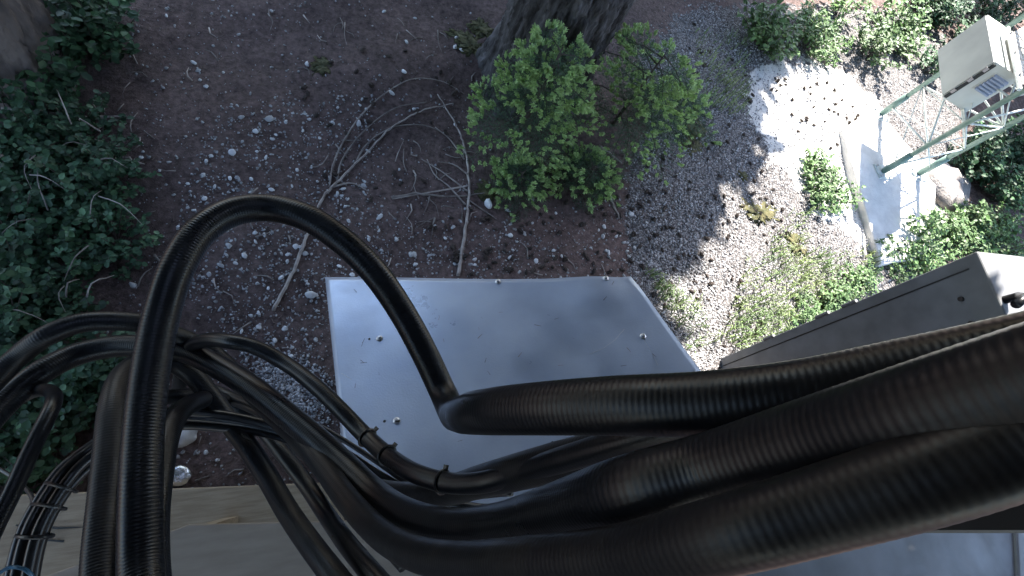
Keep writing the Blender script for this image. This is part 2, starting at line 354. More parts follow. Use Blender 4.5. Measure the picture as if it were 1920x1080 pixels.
# the face toward -ea (lower in picture) carries the louvres; the face toward -nb is the door
part('door', *obox(p2-nb*.012+eal*.012+up*.012, eal*(LA-.024), nb*.011, up*(hb-.024)), 'cream_paint', bx)
part('hinge_strip', *obox(p2-eal*.014-nb*.006+up*.02, nb*.03, eal*.013, up*(hb-.04)), 'hole', bx)
fr = part('vent_frame', *obox(p2-eal*.004+ebn*LB*.30+up*.19, ebn*LB*.6, eal*.003, up*.19), 'cream_paint', bx)
for k in range(6):
    s = p2-eal*.026+ebn*LB*.34+up*(.2+k*.029)
    part('louvre', *obox(s, ebn*LB*.5, eal*.021+up*.012, up*.014), 'louvre', fr)
for s in (.08, .22, .34): part('latch', *obox(p2-eal*.02-nb*.022+up*s, nb*.03, eal*.02, up*.04), 'steel', bx)
brk = part('bracket', *tube([p2+eb*.9+ea*.1+[0, 0, .0], LEG[1]+[0, 0, ZB-.05]], .016, 6), 'pale_steel', bx)
part('bracket', *tube([p1+eb*.8, LEG[0]+[0, 0, ZB+.12]], .02, 6), 'pale_steel', bx)
part('bracket', *tube([p2+eb*.9+ea*.1+[0, 0, .4], LEG[1]+[0, 0, ZB+.45]], .016, 6), 'pale_steel', bx)
ZP = ZB+hb+.06
Q = ccw([gp(1897, 62, ZP), gp(1918, 158, ZP), gp(1962, 135, ZP), gp(1942, 38, ZP)]); v, f = prism(Q, ZP-.018, ZP)
pw = empty('plywood_board', (*Q[0][:2], ZP), 'plywood board with swirling wood grain clamped above the tower cabinet', 'board')
part('panel', v, f, 'plygrain', pw)
a_, b_ = gp(1889, 52, ZP), gp(1912, 168, ZP); part('rail', *tube([a_, b_], .016, 6), 'pale_steel', pw)
for t in (.12, .45, .8): part('bolt', *tube([a_+(b_-a_)*t+[0, 0, .0], a_+(b_-a_)*t+[0, 0, .03]], .01, 6), 'steel', pw)

# ------------------------------------------------------------------ grey enclosure on the right
P0 = gp(1352, 672, 0); T0 = at(1832, 470, 2.16); e2 = gp(1420, 900, 0)  # front-left base corner, top corner
hd = T0[:2]-P0[:2]
zt = T0[2]
T1 = at(1856, 640, 2.10); T1[2] = zt
along = T1-T0; along[2] = 0; along = along/np.linalg.norm(along)*.9
right = np.array([-along[1], along[0], 0]); right = right/np.linalg.norm(right)*.62
if right[0] < 0: right = -right
base = np.array([P0[0], P0[1], -.05])
en = empty('steel_enclosure', (*P0[:2], 0), 'tall grey steel enclosure with a bluish top behind the black conduits', 'enclosure')
v, f = hexa([base, base+along, base+along+right, base+right, T0, T0+along, T0+along+right, T0+right])
if np.dot(np.cross(along, right), [0, 0, 1]) < 0: f = [q[::-1] for q in f]
o = part('body', v, f, 'grey_paint', en); bevel(o, .01, 3)
ax_ = T0-base; nrm = np.cross(along/np.linalg.norm(along), ax_/np.linalg.norm(ax_)); nrm /= np.linalg.norm(nrm)
if nrm@(CP-T0) < 0: nrm = -nrm
for s in (.28, .52, .62): part('hinge', *tube([base+ax_*s-along*.004, base+ax_*(s+.05)-along*.004], .011, 8), 'grey_paint', en)
for s, m_ in ((.2, .93), (.33, .93)):
    c = base+ax_*m_+along*s; part('knockout', *tube([c-nrm*.002, c+nrm*.012], .011, 14), 'dark_box', en)
for s in (.07, .80): part('door_seam', *tube([base+along*s+ax_*.03+nrm*.001, base+along*s+ax_*.97+nrm*.001], .004, 5), 'hole', en)
c = T0+along*.26+right*.06; part('cable_gland', *tube([c+[0, 0, -.01], c+[0, 0, .05], c+[-.06, -.02, .09], c+[-.14, -.05, .09]], .018, 12), 'conduit', en, True)

# ------------------------------------------------------------------ metal-roofed cabinet in the middle
A, B = at(610, 521, 1.75), at(1182, 522, 1.75); D = at(655, 968, 1.20); Cc = at(1500, 968, 1.20)
roof = empty('equipment_cabinet', (*(A+B+Cc+D)[:2]/4, 0), 'equipment cabinet topped by a dented bare aluminium sheet below the conduits', 'cabinet')
nU, nV = 60, 44; nr = np.cross(B-A, A-D); nr /= np.linalg.norm(nr)
if nr[2] < 0: nr = -nr
def sheet_pt(u, v):
    p = (A*(1-u)+B*u)*(1-v)+(D*(1-u)+Cc*u)*v
    k = .036*max(0, u-.66-.06*(1-v))/.28 if u > .6 else 0                           # right third folded slightly
    h = k*.5 + .007*math.exp(-((u-.86)**2+(v-.12)**2)/.006) - .012*math.exp(-((u-.97)**2+(v-.0)**2)/.004) + .004*math.sin(u*7+1)*math.exp(-v*6) + .0022*math.sin(u*5+v*3)+.0016*math.sin(v*9-u*4)
    return p+nr*h
vs = [sheet_pt(i/nU, j/nV) for j in range(nV+1) for i in range(nU+1)]
fs = np.array([(j*(nU+1)+i, j*(nU+1)+i+1, (j+1)*(nU+1)+i+1, (j+1)*(nU+1)+i) for j in range(nV) for i in range(nU)])
vv = np.array(vs); cr_ = np.cross(vv[1]-vv[0], vv[nU+1]-vv[0])
if cr_@nr < 0: fs = fs[:, ::-1].copy()
sh = part('roof_sheet', vs, fs, 'alu', roof, True); sm = sh.modifiers.new('solid', 'SOLIDIFY'); sm.thickness = .004; sm.offset = -1
def on_sheet(px, py):
    v = ray(px, py); t = ((A-CP)@nr)/(v@nr); p = CP+v*t
    best = min(range(len(vs)), key=lambda i: np.linalg.norm(vv[i]-p)); return p+nr*((vv[best]-p)@nr)
for x, y in ((685, 519), (712, 636), (744, 789), (1204, 635), (1135, 526), (934, 527)):
    p = on_sheet(x, y); s = part('screw', *tube([p-nr*.002, p+nr*.002, p+nr*.0035, p+nr*.009, p+nr*.011], [.011, .011, .0065, .0065, .003], 8), 'steel', sh)
for x, y in ((693, 637), (721, 790), (1036, 829)):
    p = on_sheet(x, y); part('drill_hole', *tube([p-nr*.001, p+nr*.0012], .004, 8), 'hole', sh)
k_ = rng.uniform(.03, .97, (45, 2)); Pn = np.array([sheet_pt(a, b)+nr*.003 for a, b in k_]); ax1 = (B-A)/np.linalg.norm(B-A); ax2 = np.cross(nr, ax1); an = rng.uniform(0, 6.28, 45); ln_ = rng.uniform(.008, .024, 45)
mt = np.stack([(ax1*np.cos(a)+ax2*np.sin(a))*l for a, l in zip(an, ln_)]), np.stack([(-ax1*np.sin(a)+ax2*np.cos(a))*l for a, l in zip(an, ln_)]), np.repeat(nr[None], 45, 0)*.01
v, f = scatter([(-.5, -.05, 0), (.5, -.03, .1), (.5, .03, .1), (-.5, .05, 0)], [(0, 1, 2, 3)], np.stack(mt, 2), Pn); tag(kind(link('fallen_needles', mesh(v, f), 'litter'), 'stuff'), 'few brown needles dropped on the aluminium sheet', 'litter')
for pts in (((1105, 665), (1130, 655), (1152, 640), (1170, 620)), ((1205, 640), (1220, 665), (1232, 690)), ((905, 858), (913, 868)), ((640, 700), (660, 712))):
    part('scratch', *tube([on_sheet(x, y)+nr*.0002 for x, y in pts], .0006, 4), 'steel', sh)
ins = lambda P, t: P+((A+B+Cc+D)/4-P)*t
tops = [ins(P, .10)-nr*.085 for P in (D, Cc, B, A)]; bots = [np.array([p[0], p[1], 0.]) for p in tops]
part('body', *hexa(bots+tops), 'grey_paint', roof)

# ------------------------------------------------------------------ timber at the bottom left
Q = ccw([gp(-260, 938, .42), gp(640, 902, .42), gp(660, 1240, .42), gp(-260, 1300, .42)])
tb = empty('timber_base', (*Q[0][:2], 0), 'weathered tan timber plank with cracks under the cable bundle', 'plank')
zc = [.42]; rows = 2
L0, L1, R0, R1 = gp(-260, 938, .42), gp(-260, 1300, .42), gp(640, 902, .42), gp(660, 1240, .42)
for k in range(rows):
    t0, t1 = k/rows+.004, (k+1)/rows-.004
    P = [L0+(L1-L0)*t0, R0+(R1-R0)*t0, R0+(R1-R0)*t1, L0+(L1-L0)*t1]
    v, f = prism(ccw(P), .0, .42-.006*k); o = part('plank', v, f, 'wood', tb); bevel(o, .006)
for pts in (((30, 985), (110, 990), (160, 988)), ((80, 1012), (120, 1015)), ((200, 960), (245, 955), (280, 957))):
    part('crack', *tube([gp(x, y, .4203) for x, y in pts], [.003, .005, .001][:len(pts)], 5), 'hole', tb)
ZS = .9
Q = ccw([gp(352, 984, ZS), gp(1080, 966, ZS), gp(1150, 1400, ZS), gp(-340, 1400, ZS), gp(75, 1084, ZS)])
v, f = prism(Q, ZS-.03, ZS); sf = empty('plywood_shelf', (*np.mean(Q, 0)[:2], .42), 'plain pale plywood shelf below the black conduits', 'shelf')
o = part('board', v, f, 'ply', sf); bevel(o, .004)
cq = np.mean(Q, 0)
for s in Q[:]:
    p = s+(cq-s)*.12; part('post', *obox([p[0]-.03, p[1]-.03, 0], [.06, 0, 0], [0, .06, 0], [0, 0, ZS-.028]), 'wood', sf)
for x, y in ((805, 972), (820, 1037), (690, 1060)):
    p = gp(x, y, ZS); part('fixing', *tube([p-[0, 0, .004], p+[0, 0, .01]], .012, 6), 'steel', sf)

# ------------------------------------------------------------------ grey box and dark bracket at the bottom right
def depth_box(name, tlbr, d, th, m, label, cat, z0=None):
    (x0, y0), (x1, y1) = tlbr; f4 = [at(x0, y1, d), at(x1, y1, d), at(x1, y0, d), at(x0, y0, d)]; fw = ray(960, 540); fw = fw/np.linalg.norm(fw)
    bk = [p+fw*th for p in f4]; e = empty(name, bk[0] if z0 is None else (bk[0][0], bk[0][1], z0), label, cat)
    v, f = hexa(bk+f4); o = part('body', v, f, m, e); bevel(o, .004); return e, f4
gpz = 1.7
Q = ccw([gp(1392, 985, gpz), gp(2150, 960, gpz), gp(2200, 1330, gpz), gp(1380, 1330, gpz)])
v, f = prism(Q, 0, gpz); eb_ = empty('meter_box', (*np.mean(Q, 0)[:2], 0), 'blue-grey flat-topped steel box beneath the thick conduits', 'box')
o = part('body', v, f, 'grey_paint', eb_); bevel(o, .008)
o = part('lid_rib', *tube([gp(1902, 985, gpz)+[0, 0, .002], gp(1912, 1200, gpz)+[0, 0, .002]], .008, 6), 'grey_paint', eb_)
# ------------------------------------------------------------------ added unseen roof that keeps sun and sky off the near conduits
ev = empty('added_light_blocker', (.8, -1.3, 0), 'added out-of-view dark roof on timber posts that shades the conduits', 'light_blocker')
for k in range(9):
    x0 = -1.0+k*.5; part('blocker_panel', *obox([x0, -1.7, 3.42], [.494, 0, 0], [0, 2.42 if k > 1 else 1.9, -.14], [0, 0, .02]), 'dark_box', ev)
part('blocker_beam', *obox([-1.0, -1.45, 3.30], [4.5, 0, 0], [0, .09, 0], [0, 0, .11]), 'dark_box', ev); part('blocker_beam', *obox([-1.0, -.55, 3.22], [4.5, 0, 0], [0, .09, 0], [0, 0, .11]), 'dark_box', ev)
for x0 in (-.95, 3.3): part('post', *obox([x0, -1.45, -.05], [.09, 0, 0], [0, .09, 0], [0, 0, 3.36]), 'wood', ev)
# ------------------------------------------------------------------ conduits
def conduit(pts, D, label, m='conduit', pitch=.0050, seg=22, name='conduit', amp=.0045, group='black ribbed conduits'):
    """pts: (px, py, apparent width px) -> distance follows from the real diameter D"""
    K = [at(p[0], p[1], D*F/p[2]) for p in pts]; P = smooth_path(K, pitch/4)
    i = np.arange(len(P)); R = D/2*(1+amp*np.interp(i/len(P), [0, .5, .66, 1], [2.4, 2.4, .9, .8])*np.cos(i*math.pi/2))
    v, f = tube(P, R, seg); me = mesh(v-P[0], f); o = link(name, me, m, smooth=True); o.location = P[0]
    tag(o, label, 'conduit' if name == 'conduit' else 'cable', group); return o, P
def off(px, py, wpx): return (px, py, wpx)
paths = {}
paths['A'] = conduit([(285, 1330, 88), (272, 1180, 80), (264, 1060, 74), (264, 920, 70), (270, 800, 66), (283, 690, 63), (303, 590, 61), (333, 500, 59), (378, 432, 56), (440, 396, 53), (505, 390, 51), (575, 408, 51), (640, 450, 51), (700, 508, 51), (752, 582, 50), (795, 660, 50), (828, 730, 50), (846, 768, 53), (862, 777, 66), (905, 772, 84), (1000, 766, 97), (1150, 760, 110), (1320, 757, 122), (1500, 742, 134), (1700, 708, 146), (1900, 672, 160), (2200, 612, 182), (2600, 530, 210)], .05,
    'tall black ribbed conduit looping over the soil and turning right across the aluminium sheet')[1]
paths['Q'] = conduit([(-330, 1400, 66), (-230, 1120, 60), (-120, 920, 54), (-40, 808, 49), (22, 742, 46), (80, 696, 44), (140, 666, 42), (210, 650, 41), (290, 650, 41), (350, 660, 41), (410, 688, 42), (470, 725, 44), (530, 772, 46), (590, 822, 48), (640, 868, 50), (700, 925, 54), (760, 965, 60), (840, 988, 68), (930, 985, 78), (1050, 955, 100), (1180, 918, 125), (1340, 880, 138), (1520, 830, 160), (1720, 778, 190), (1920, 726, 218), (2300, 630, 270), (2700, 530, 320)], .05,
    'glossy black conduit arching from the left thicket and swelling into the widest run at right')[1]
paths['P'] = conduit([(-330, 1300, 54), (-220, 1010, 48), (-110, 820, 42), (-20, 722, 39), (35, 668, 38), (90, 628, 38), (150, 606, 37), (215, 602, 36), (275, 608, 35), (335, 630, 33), (390, 655, 32), (430, 690, 32), (480, 745, 33), (520, 785, 35), (570, 832, 38), (610, 880, 41), (650, 935, 45), (700, 990, 50), (760, 1030, 58), (850, 1052, 70), (980, 1055, 90), (1150, 1045, 110), (1350, 1005, 135), (1550, 950, 150), (1750, 890, 165), (1950, 818, 180), (2300, 700, 215), (2700, 570, 250)], .04,
    'uppermost black conduit of the left arch that dips under its glossy neighbour', 'conduit_dusty')[1]
paths['R'] = conduit([(300, 1000, 18), (330, 760, 22), (352, 660, 25), (385, 638, 27), (430, 640, 28), (475, 650, 28), (530, 678, 28), (585, 718, 29), (635, 765, 30), (680, 812, 31), (725, 853, 33), (780, 888, 36), (840, 905, 38), (900, 905, 40), (960, 890, 42), (1060, 860, 48), (1200, 820, 55), (1400, 770, 62), (1700, 720, 70), (2100, 660, 76), (2500, 600, 80)], .031,
    'thin black conduit sweeping along the left edge of the aluminium sheet')[1]
paths['C1'] = conduit([(430, 690, 24), (470, 740, 26), (520, 795, 29), (580, 850, 33), (640, 893, 38), (700, 918, 42), (760, 928, 46), (830, 922, 52), (900, 903, 60), (980, 882, 68), (1060, 862, 74), (1160, 842, 80), (1300, 818, 84), (1450, 790, 88), (1650, 748, 92), (2000, 690, 100), (2500, 610, 110)], .05,
    'dusty black conduit lying across the lower edge of the aluminium sheet', 'conduit_dusty')[1]
paths['S'] = conduit([(195, 1350, 66), (186, 1180, 62), (186, 1060, 58), (196, 940, 54), (205, 850, 51), (212, 770, 48), (224, 720, 45), (248, 690, 42), (285, 676, 39), (325, 680, 37), (360, 702, 36), (394, 742, 36), (430, 792, 36), (468, 842, 37), (502, 895, 38), (540, 960, 40), (585, 1025, 43), (635, 1090, 46), (720, 1200, 52), (820, 1350, 60)], .046,
    'black conduit rising at lower left and bending down across the plywood shelf', 'conduit_dusty')[1]
paths['T'] = conduit([(312, 1350, 58), (300, 1180, 54), (290, 1060, 50), (292, 960, 46), (302, 880, 43), (315, 815, 40), (335, 775, 37), (372, 752, 33), (412, 750, 29), (450, 768, 28), (490, 802, 28), (530, 850, 29), (572, 905, 30), (612, 965, 32), (655, 1025, 36), (710, 1090, 40), (800, 1190, 44), (900, 1330, 50)], .040,
    'black conduit with bright glints low in the tangle above the bare soil')[1]
paths['V'] = conduit([(240, 1350, 50), (232, 1180, 46), (228, 1060, 42), (234, 920, 39), (244, 820, 36), (262, 760, 32), (300, 745, 28), (345, 742, 26), (395, 732, 24), (430, 745, 24), (480, 765, 25), (540, 800, 26), (590, 850, 26), (640, 910, 27), (690, 980, 28), (760, 1060, 30)], .034,
    'slim black conduit squeezed between two upright conduits at lower left', 'conduit_dusty')[1]
paths['W'] = conduit([(-140, 1300, 34), (-60, 1100, 32), (-8, 985, 30), (22, 925, 29), (52, 858, 28), (80, 800, 27), (98, 762, 26), (101, 742, 25), (90, 732, 24), (68, 733, 23), (40, 746, 22), (0, 772, 21), (-60, 820, 20), (-150, 900, 20)], .026,
    'narrow black conduit hooked over in front of the green thicket')[1]
# dark bracket
e, f4 = depth_box('camera_bracket', ((1692, 860), (2150, 1004)), .36, .06, 'dark_box', 'dark brown bracket end under the thick conduits', 'bracket')
# thin cables
def cable(pts, D, label, m='cable', group='thin cables'):
    K = [at(p[0], p[1], p[2]) for p in pts]; P = smooth_path(K, .012); v, f = tube(P, D/2, 10); o = link('cable', mesh(v-P[0], f), m, smooth=True); o.location = P[0]
    return tag(o, label, 'cable', group), P
bun = []
for k, (dx, dy, dd) in enumerate(((0, 0, 0), (20, 8, .0), (40, 18, .01), (30, 6, -.025), (10, 2, -.02))):
    o, P = cable([(-20+dx, 1330, .86+dd), (10+dx*1.1, 1160, .88+dd), (24+dx*1.05, 1060, .90+dd), (45+dx, 990, .92+dd), (78+dx, 930, .95+dd), (118+dx*.9, 876+dy*.6, .98+dd), (168+dx*.6, 838+dy, 1.0+dd), (215+dx*.5, 805+dy*1.5, 1.05+dd), (290+dx*.4, 775+dy*1.5, 1.12), (400+dx*.4, 775+dy*1.5, 1.13), (520, 800+dy, 1.14), (610, 830+dy*1.4, 1.14), (700, 885+dy, 1.12), (790, 930+dy, 1.1), (880, 950+dy, 1.08), (1000, 960, 1.06)], .020, 'black cable tied into the bundle over the timber plank', group='cables of the tied bundle'); bun.append(P)
def tie(c, t, a1, r1, a2, r2, label, group, th=.0035):
    K = [c+a1*r1*math.cos(a)+a2*r2*math.sin(a) for a in np.linspace(0, 2*math.pi, 36)]; o = empty('cable_tie', c, label, 'cable tie', group)
    part('strap', *tube(K, th, 6), 'tie', o); h_ = c+a1*(r1+.004); k = th/.0035; part('head', *obox(h_-t*.005*k-a1*.006*k-a2*.005*k, t*.010*k, a1*.012*k, a2*.010*k), 'tie', o)
for pxy in ((100, 946), (116, 918), (62, 1000)):
    P = bun[1]; X, Y = proj(P); k_ = int(np.argmin(abs(Y-pxy[1])+1000*(X > 300))); t = P[k_+3]-P[k_-3]; t /= np.linalg.norm(t); c0_ = P[k_]; C_ = []
    for P in bun:
        dd = abs((P-c0_)@t)+10*(np.linalg.norm(P-c0_, axis=1) > .12); C_.append(P[np.argmin(dd)])
    C_ = np.array(C_); c = C_.mean(0); Dv = C_-c; Dv = Dv-np.outer(Dv@t, t); U, W_, Vt = np.linalg.svd(Dv); a1 = Vt[0]; a2 = np.cross(t, a1)
    if a1@(at(0, 900, .9)-c) < 0: a1 = -a1
    e1, e2 = Dv@a1, Dv@a2; c = c+a1*(e1.max()+e1.min())/2+a2*(e2.max()+e2.min())/2
    tie(c, t, a1, (e1.max()-e1.min())/2+.0115, a2, (e2.max()-e2.min())/2+.0115, 'black cable tie cinched round the bundle of thin cables', 'ties on the cable bundle')
cable([(-60, 850, 1.3), (0, 880, 1.28), (40, 908, 1.25), (62, 940, 1.2), (60, 990, 1.15)], .010, 'thin dark wire hanging at the edge of the thicket', group=None)
cable([(0, 1074, .80), (12, 1066, .79), (30, 1063, .78), (48, 1068, .78), (62, 1082, .79), (75, 1110, .8)], .006, 'thin blue wire curling over the black cable bundle', 'blue', None)
for k in range(2):
    cable([(470, 742+k*10, 1.13), (540, 775+k*14, 1.14), (600, 800+k*18, 1.14), (660, 835+k*18, 1.13), (710, 868+k*18, 1.12), (770, 908+k*8, 1.1), (850, 930, 1.08), (960, 925, 1.0)], .012, 'slim cable running beside the aluminium sheet edge', group='slim cables by the sheet')
for x, y, nm, D_ in ((728, 850, 'R', .031), (830, 902, 'R', .031), (690, 820, 'R', .031)):
    P = paths[nm]; X, Y = proj(P); k_ = int(np.argmin((X-x)**2+(Y-y)**2)); t = P[k_+2]-P[k_-2]; t /= np.linalg.norm(t); a1 = np.cross(t, ray(x, y)); a1 /= np.linalg.norm(a1); a1 = a1 if a1@(at(x, y-60, .9)-P[k_]) > 0 else -a1
    tie(P[k_], t, a1, D_/2+.002, np.cross(t, a1), D_/2+.002, 'small black tie strapped round the thin conduit over the sheet', 'small ties over the sheet', .002)

# ------------------------------------------------------------------ stones, gravel
SOIL = [(240, 0), (900, 0), (930, 350), (1180, 370), (1210, 540), (1200, 700), (500, 1010), (380, 1000), (180, 860), (200, 640), (260, 480), (250, 240)]
tmpl = [ico(1, .22, .65, s) for s in range(6)]
def stones(name, polys, n, smin, smax, m, label=None):
    Vs, Fs, o0 = [], [], 0
    pts = []
    for poly, wt in polys: pts += sample_px(poly, int(n*wt))
    random.shuffle(pts); jt = 20 if name == 'gravel' else 8; pts = [(a+random.gauss(0, jt), b+random.gauss(0, jt)) for a, b in pts]
    low = ico(0, .2, .7, 3)
    P = np.array([gp(a, b) for a, b in pts]); s = smin*(smax/smin)**(rng.random(len(P))**2.2)
    P[:, 2] += s*.22
    for k in range(4):
        tv, tf = ico(0, .25, .7, 30+k) if smax < .012 else tmpl[k]
        sel = np.arange(len(P)) % 4 == k; v, f = scatter(tv, tf, rotmats(sel.sum(), .5)*s[sel][:, None, None], P[sel]); Vs.append(v); Fs.append(f+o0); o0 += len(v)
    o = link(name, mesh(np.vstack(Vs), np.vstack(Fs)), m); return kind(o, 'stuff')
PEB = [(400, 200), (700, 180), (720, 420), (1190, 400), (1200, 540), (620, 560), (600, 700), (460, 660), (300, 520)]
o = stones('pebble_scatter', [(SOIL, .45), (PEB, .55)], 6000, .004, .014, 'stone'); tag(o, 'small pale pebbles strewn over the dark soil', 'pebbles')
o = stones('gravel', [(GRAVEL, .85), ([(460, 660), (600, 700), (610, 790), (520, 760)], .06), ([(1190, 470), (1340, 520), (1350, 690), (1270, 690)], .09)], 26000, .006, .014, 'gravel'); tag(o, 'crushed grey gravel covering the ground near the tower', 'gravel')
pebm = [mesh(*t) for t in (ico(2, .26, .55, s) for s in range(40, 46))]
for m_ in pebm: m_.materials.append(M['stone'])
big = [(505, 225, 11), (436, 287, 9), (735, 175, 7), (673, 232, 8), (585, 553, 13), (575, 120, 7), (770, 478, 8), (777, 478, 7), (712, 408, 9), (915, 385, 13), (250, 535, 9), (430, 462, 9), (458, 480, 9), (1005, 490, 6), (955, 483, 6)]
for k, (x, y) in enumerate(sample_px(PEB, 120)+sample_px(SOIL, 70)): big.append((x, y, random.uniform(3, 5.4)))
for k, (x, y, r) in enumerate(big):
    p = gp(x, y); d = float(-((p-CP)@RM)[2]); s = r/F*d*(.78 if k < 15 else 1); o = bpy.data.objects.new('stone', pebm[k % 6]); COL.objects.link(o)
    o.location = (p[0], p[1], p[2]+s*.2); o.scale = (s, s, s); o.rotation_euler = (random.uniform(-.3, .3), random.uniform(-.3, .3), random.uniform(0, 6))
    if k < 15: tag(o, 'larger pale stone standing out among the pebbles on soil', 'stone', 'larger stones on the soil')
    else: tag(o, 'small rounded pale pebble lying on the brown soil', 'pebble', 'pebbles on the soil')
def rock(name, px_, py_, s, m, label, cat, seed, flat=.6, z=0):
    p = gp(px_, py_); v, f = ico(3, .2, flat, seed); o = link(name, mesh(v*s, f), m, smooth=False); o.location = (p[0], p[1], p[2]+z*s); return tag(o, label, cat)
rock('rock', 346, 812, .085, 'white_rock', 'angular white rock on bare soil seen between the conduits', 'rock', 61, .5, .2)
rock('rock', 366, 790, .045, 'white_rock', 'small pale rock beside the angular white rock', 'rock', 62)
rock('boulder', 1772, 352, .36, 'rock', 'rough sunlit brown boulder beside the concrete slab', 'boulder', 63, .5)
rock('boulder', 92, 335, .1, 'rock', 'half-buried grey rock among the shaded leaves', 'rock', 64)
rock('boulder', 90, 270, .09, 'rock', 'smaller grey rock overgrown by the shaded thicket', 'rock', 65)
rock('foil_scrap', 328, 893, .07, 'foil', 'crumpled shiny foil scrap by the timber plank', 'foil', 66, .5, .2)
WB = ccw([gp(182, 755, .05), gp(206, 755, .05), gp(212, 846, .05), gp(190, 846, .05)]); o = link('white_board', mesh(*prism(np.array(WB)-np.mean(WB, 0), -.08, .03)), 'white_rock'); o.location = np.mean(WB, 0); bevel(o, .003)
tag(o, 'narrow white board lying on the ground behind the upright conduits', 'board')

# ------------------------------------------------------------------ cones
def cone_mesh(seed):
    r = np.random.default_rng(seed); V, Fc = [], []
    v, f = tube([[0, 0, z] for z in (-.5, -.3, 0, .3, .5)], [.05, .2, .24, .16, .03], 7); V += v.tolist(); Fc += f
    n = 26
    for k in range(n):
        t = k/n; z = -.45+.9*t; a = k*2.4; rr = .27*math.sin(math.pi*(.12+.82*t))+.03; d = np.array([math.cos(a), math.sin(a), 0]); s = np.array([-d[1], d[0], 0])
        c = np.array([0, 0, z]); q = [c+d*rr*.5-s*.05, c+d*(rr+.07)+s*-.09+[0, 0, .08], c+d*(rr+.1)+[0, 0, .14], c+d*(rr+.07)+s*.09+[0, 0, .08], c+d*rr*.5+s*.05]
        b = len(V); V += [x.tolist() for x in q]; Fc.append((b, b+1, b+2, b+3, b+4))
    return mesh(np.array(V), Fc)
CM = [cone_mesh(s) for s in range(3)]
for c in CM: c.materials.append(M['cone'])
CZ = [(1290, 200), (1420, 260), (1500, 420), (1440, 620), (1360, 660), (1220, 560), (1180, 440), (1200, 320)]
CZ2 = [(880, 390), (1200, 360), (1210, 520), (880, 520), (760, 440)]
CZ3 = [(1420, 140), (1560, 150), (1640, 230), (1640, 320), (1500, 260)]
CZ4 = [(560, 80), (860, 60), (880, 360), (700, 420), (560, 300)]
CZ5 = [(1290, 40), (1400, 110), (1420, 200), (1240, 230)]
pts = sample_px(CZ, 112)+sample_px(CZ2, 78)+sample_px(CZ3, 42)+sample_px(CZ4, 30)+sample_px(CZ5, 34)
for k, (x, y) in enumerate(pts):
    p = gp(x, y); s = random.uniform(.036, .056); o = bpy.data.objects.new('fir_cone', CM[k % 3]); COL.objects.link(o); o.location = (p[0], p[1], p[2]+s*.25); o.scale = (s*.95, s*.95, s)
    o.rotation_euler = (math.pi/2+random.uniform(-.3, .3), 0, random.uniform(0, 6.3))
    if x > 1215: tag(o, 'dark fir cone lying on the pale gravel', 'cone', 'fir cones on the gravel')
    else: tag(o, 'dark fir cone lying on the brown soil', 'cone', 'fir cones on the soil')

# ------------------------------------------------------------------ litter, twigs, dead branches
pts = sample_px(SOIL, 9000)+sample_px([(1180, 180), (1300, 200), (1260, 420), (1170, 400)], 1500)
P = np.array([gp(a, b) for a, b in pts]); P[:, 2] += .004
v, f = scatter([(-.5, -.045, 0), (.5, -.03, .03), (.5, .03, .03), (-.5, .045, 0)], [(0, 1, 2, 3)], rotmats(len(P), .12)*rng.uniform(.015, .04, len(P))[:, None, None], P)
tag(kind(link('needle_litter', mesh(v, f), 'litter'), 'stuff'), 'fallen brown needles covering the soil', 'litter')
def twig(pts, r, label, group=None, name='twig', lift=.012, side=()):
    K = np.array([gp(x, y)+[0, 0, lift+(h if h else 0)] for x, y, h in [(*q, 0)[:3] for q in pts]])
    P = smooth_path(K, .03); P += rng.normal(0, r*.25, P.shape); v, f = tube(P, np.linspace(r, r*.35, len(P)), 6)
    o = link(name, mesh(v-P[0], f), 'twig', smooth=True); o.location = P[0]; tag(o, label, 'branch' if name == 'dead_branch' else 'twig', group)
    for s in side:
        K = np.array([gp(x, y)+[0, 0, lift+(h if h else 0)] for x, y, h in [(*q, 0)[:3] for q in s]]); P2 = smooth_path(K, .03); v, f = tube(P2, np.linspace(r*.6, r*.25, len(P2)), 5)
        link('side_shoot', mesh(v-P[0], f), 'twig', o, True)
    return o
twig([(513, 583), (545, 520), (578, 440), (605, 375), (650, 325), (690, 285), (730, 245), (790, 210), (850, 196)], .012, 'long pale dead branch arcing from the aluminium sheet toward the fir trunk', name='dead_branch',
     side=[[(618, 352), (625, 310), (645, 265), (680, 215), (725, 175), (775, 150), (830, 155), (870, 178)], [(632, 340), (640, 305), (680, 250), (740, 205), (800, 193)], [(662, 315), (690, 270), (740, 240), (800, 238), (850, 262)], [(600, 385), (585, 410), (570, 440)], [(625, 352), (660, 345), (690, 360)]])
twig([(858, 520), (866, 470), (876, 400), (878, 340), (868, 270), (845, 220), (820, 180)], .013, 'upright dead branch with side shoots ending at the back edge of the sheet', name='dead_branch',
     side=[[(876, 360), (830, 325), (790, 300)], [(877, 350), (850, 355), (790, 365), (735, 375)], [(872, 385), (840, 350), (815, 330), (800, 300)], [(870, 300), (840, 260), (815, 240)], [(876, 375), (905, 395), (930, 412)], [(878, 330), (850, 310), (820, 305)]])
twig([(735, 372), (780, 365), (840, 370), (920, 362)], .010, 'short grey dead branch lying level beside the saplings', name='dead_branch')
twig([(1122, 275), (1142, 290), (1165, 308)], .014, 'pale broken stick poking out beneath the right sapling', name='dead_branch')
twig([(1130, 345), (1145, 375), (1160, 410)], .016, 'grey forked root end below the saplings', name='dead_branch')
twig([(30, 230, .1), (90, 238, .12), (180, 243, .1)], .012, 'long thin dead branch lying over the shaded thicket leaves', name='dead_branch')
twig([(160, 225), (195, 222), (235, 220)], .012, 'pale bleached stick at the edge of the thicket', name='dead_branch')
twig([(290, 480), (305, 495), (325, 505)], .008, 'forked little stick beside the tall conduit loop', name='dead_branch', side=[[(292, 482), (312, 484), (330, 488)]])
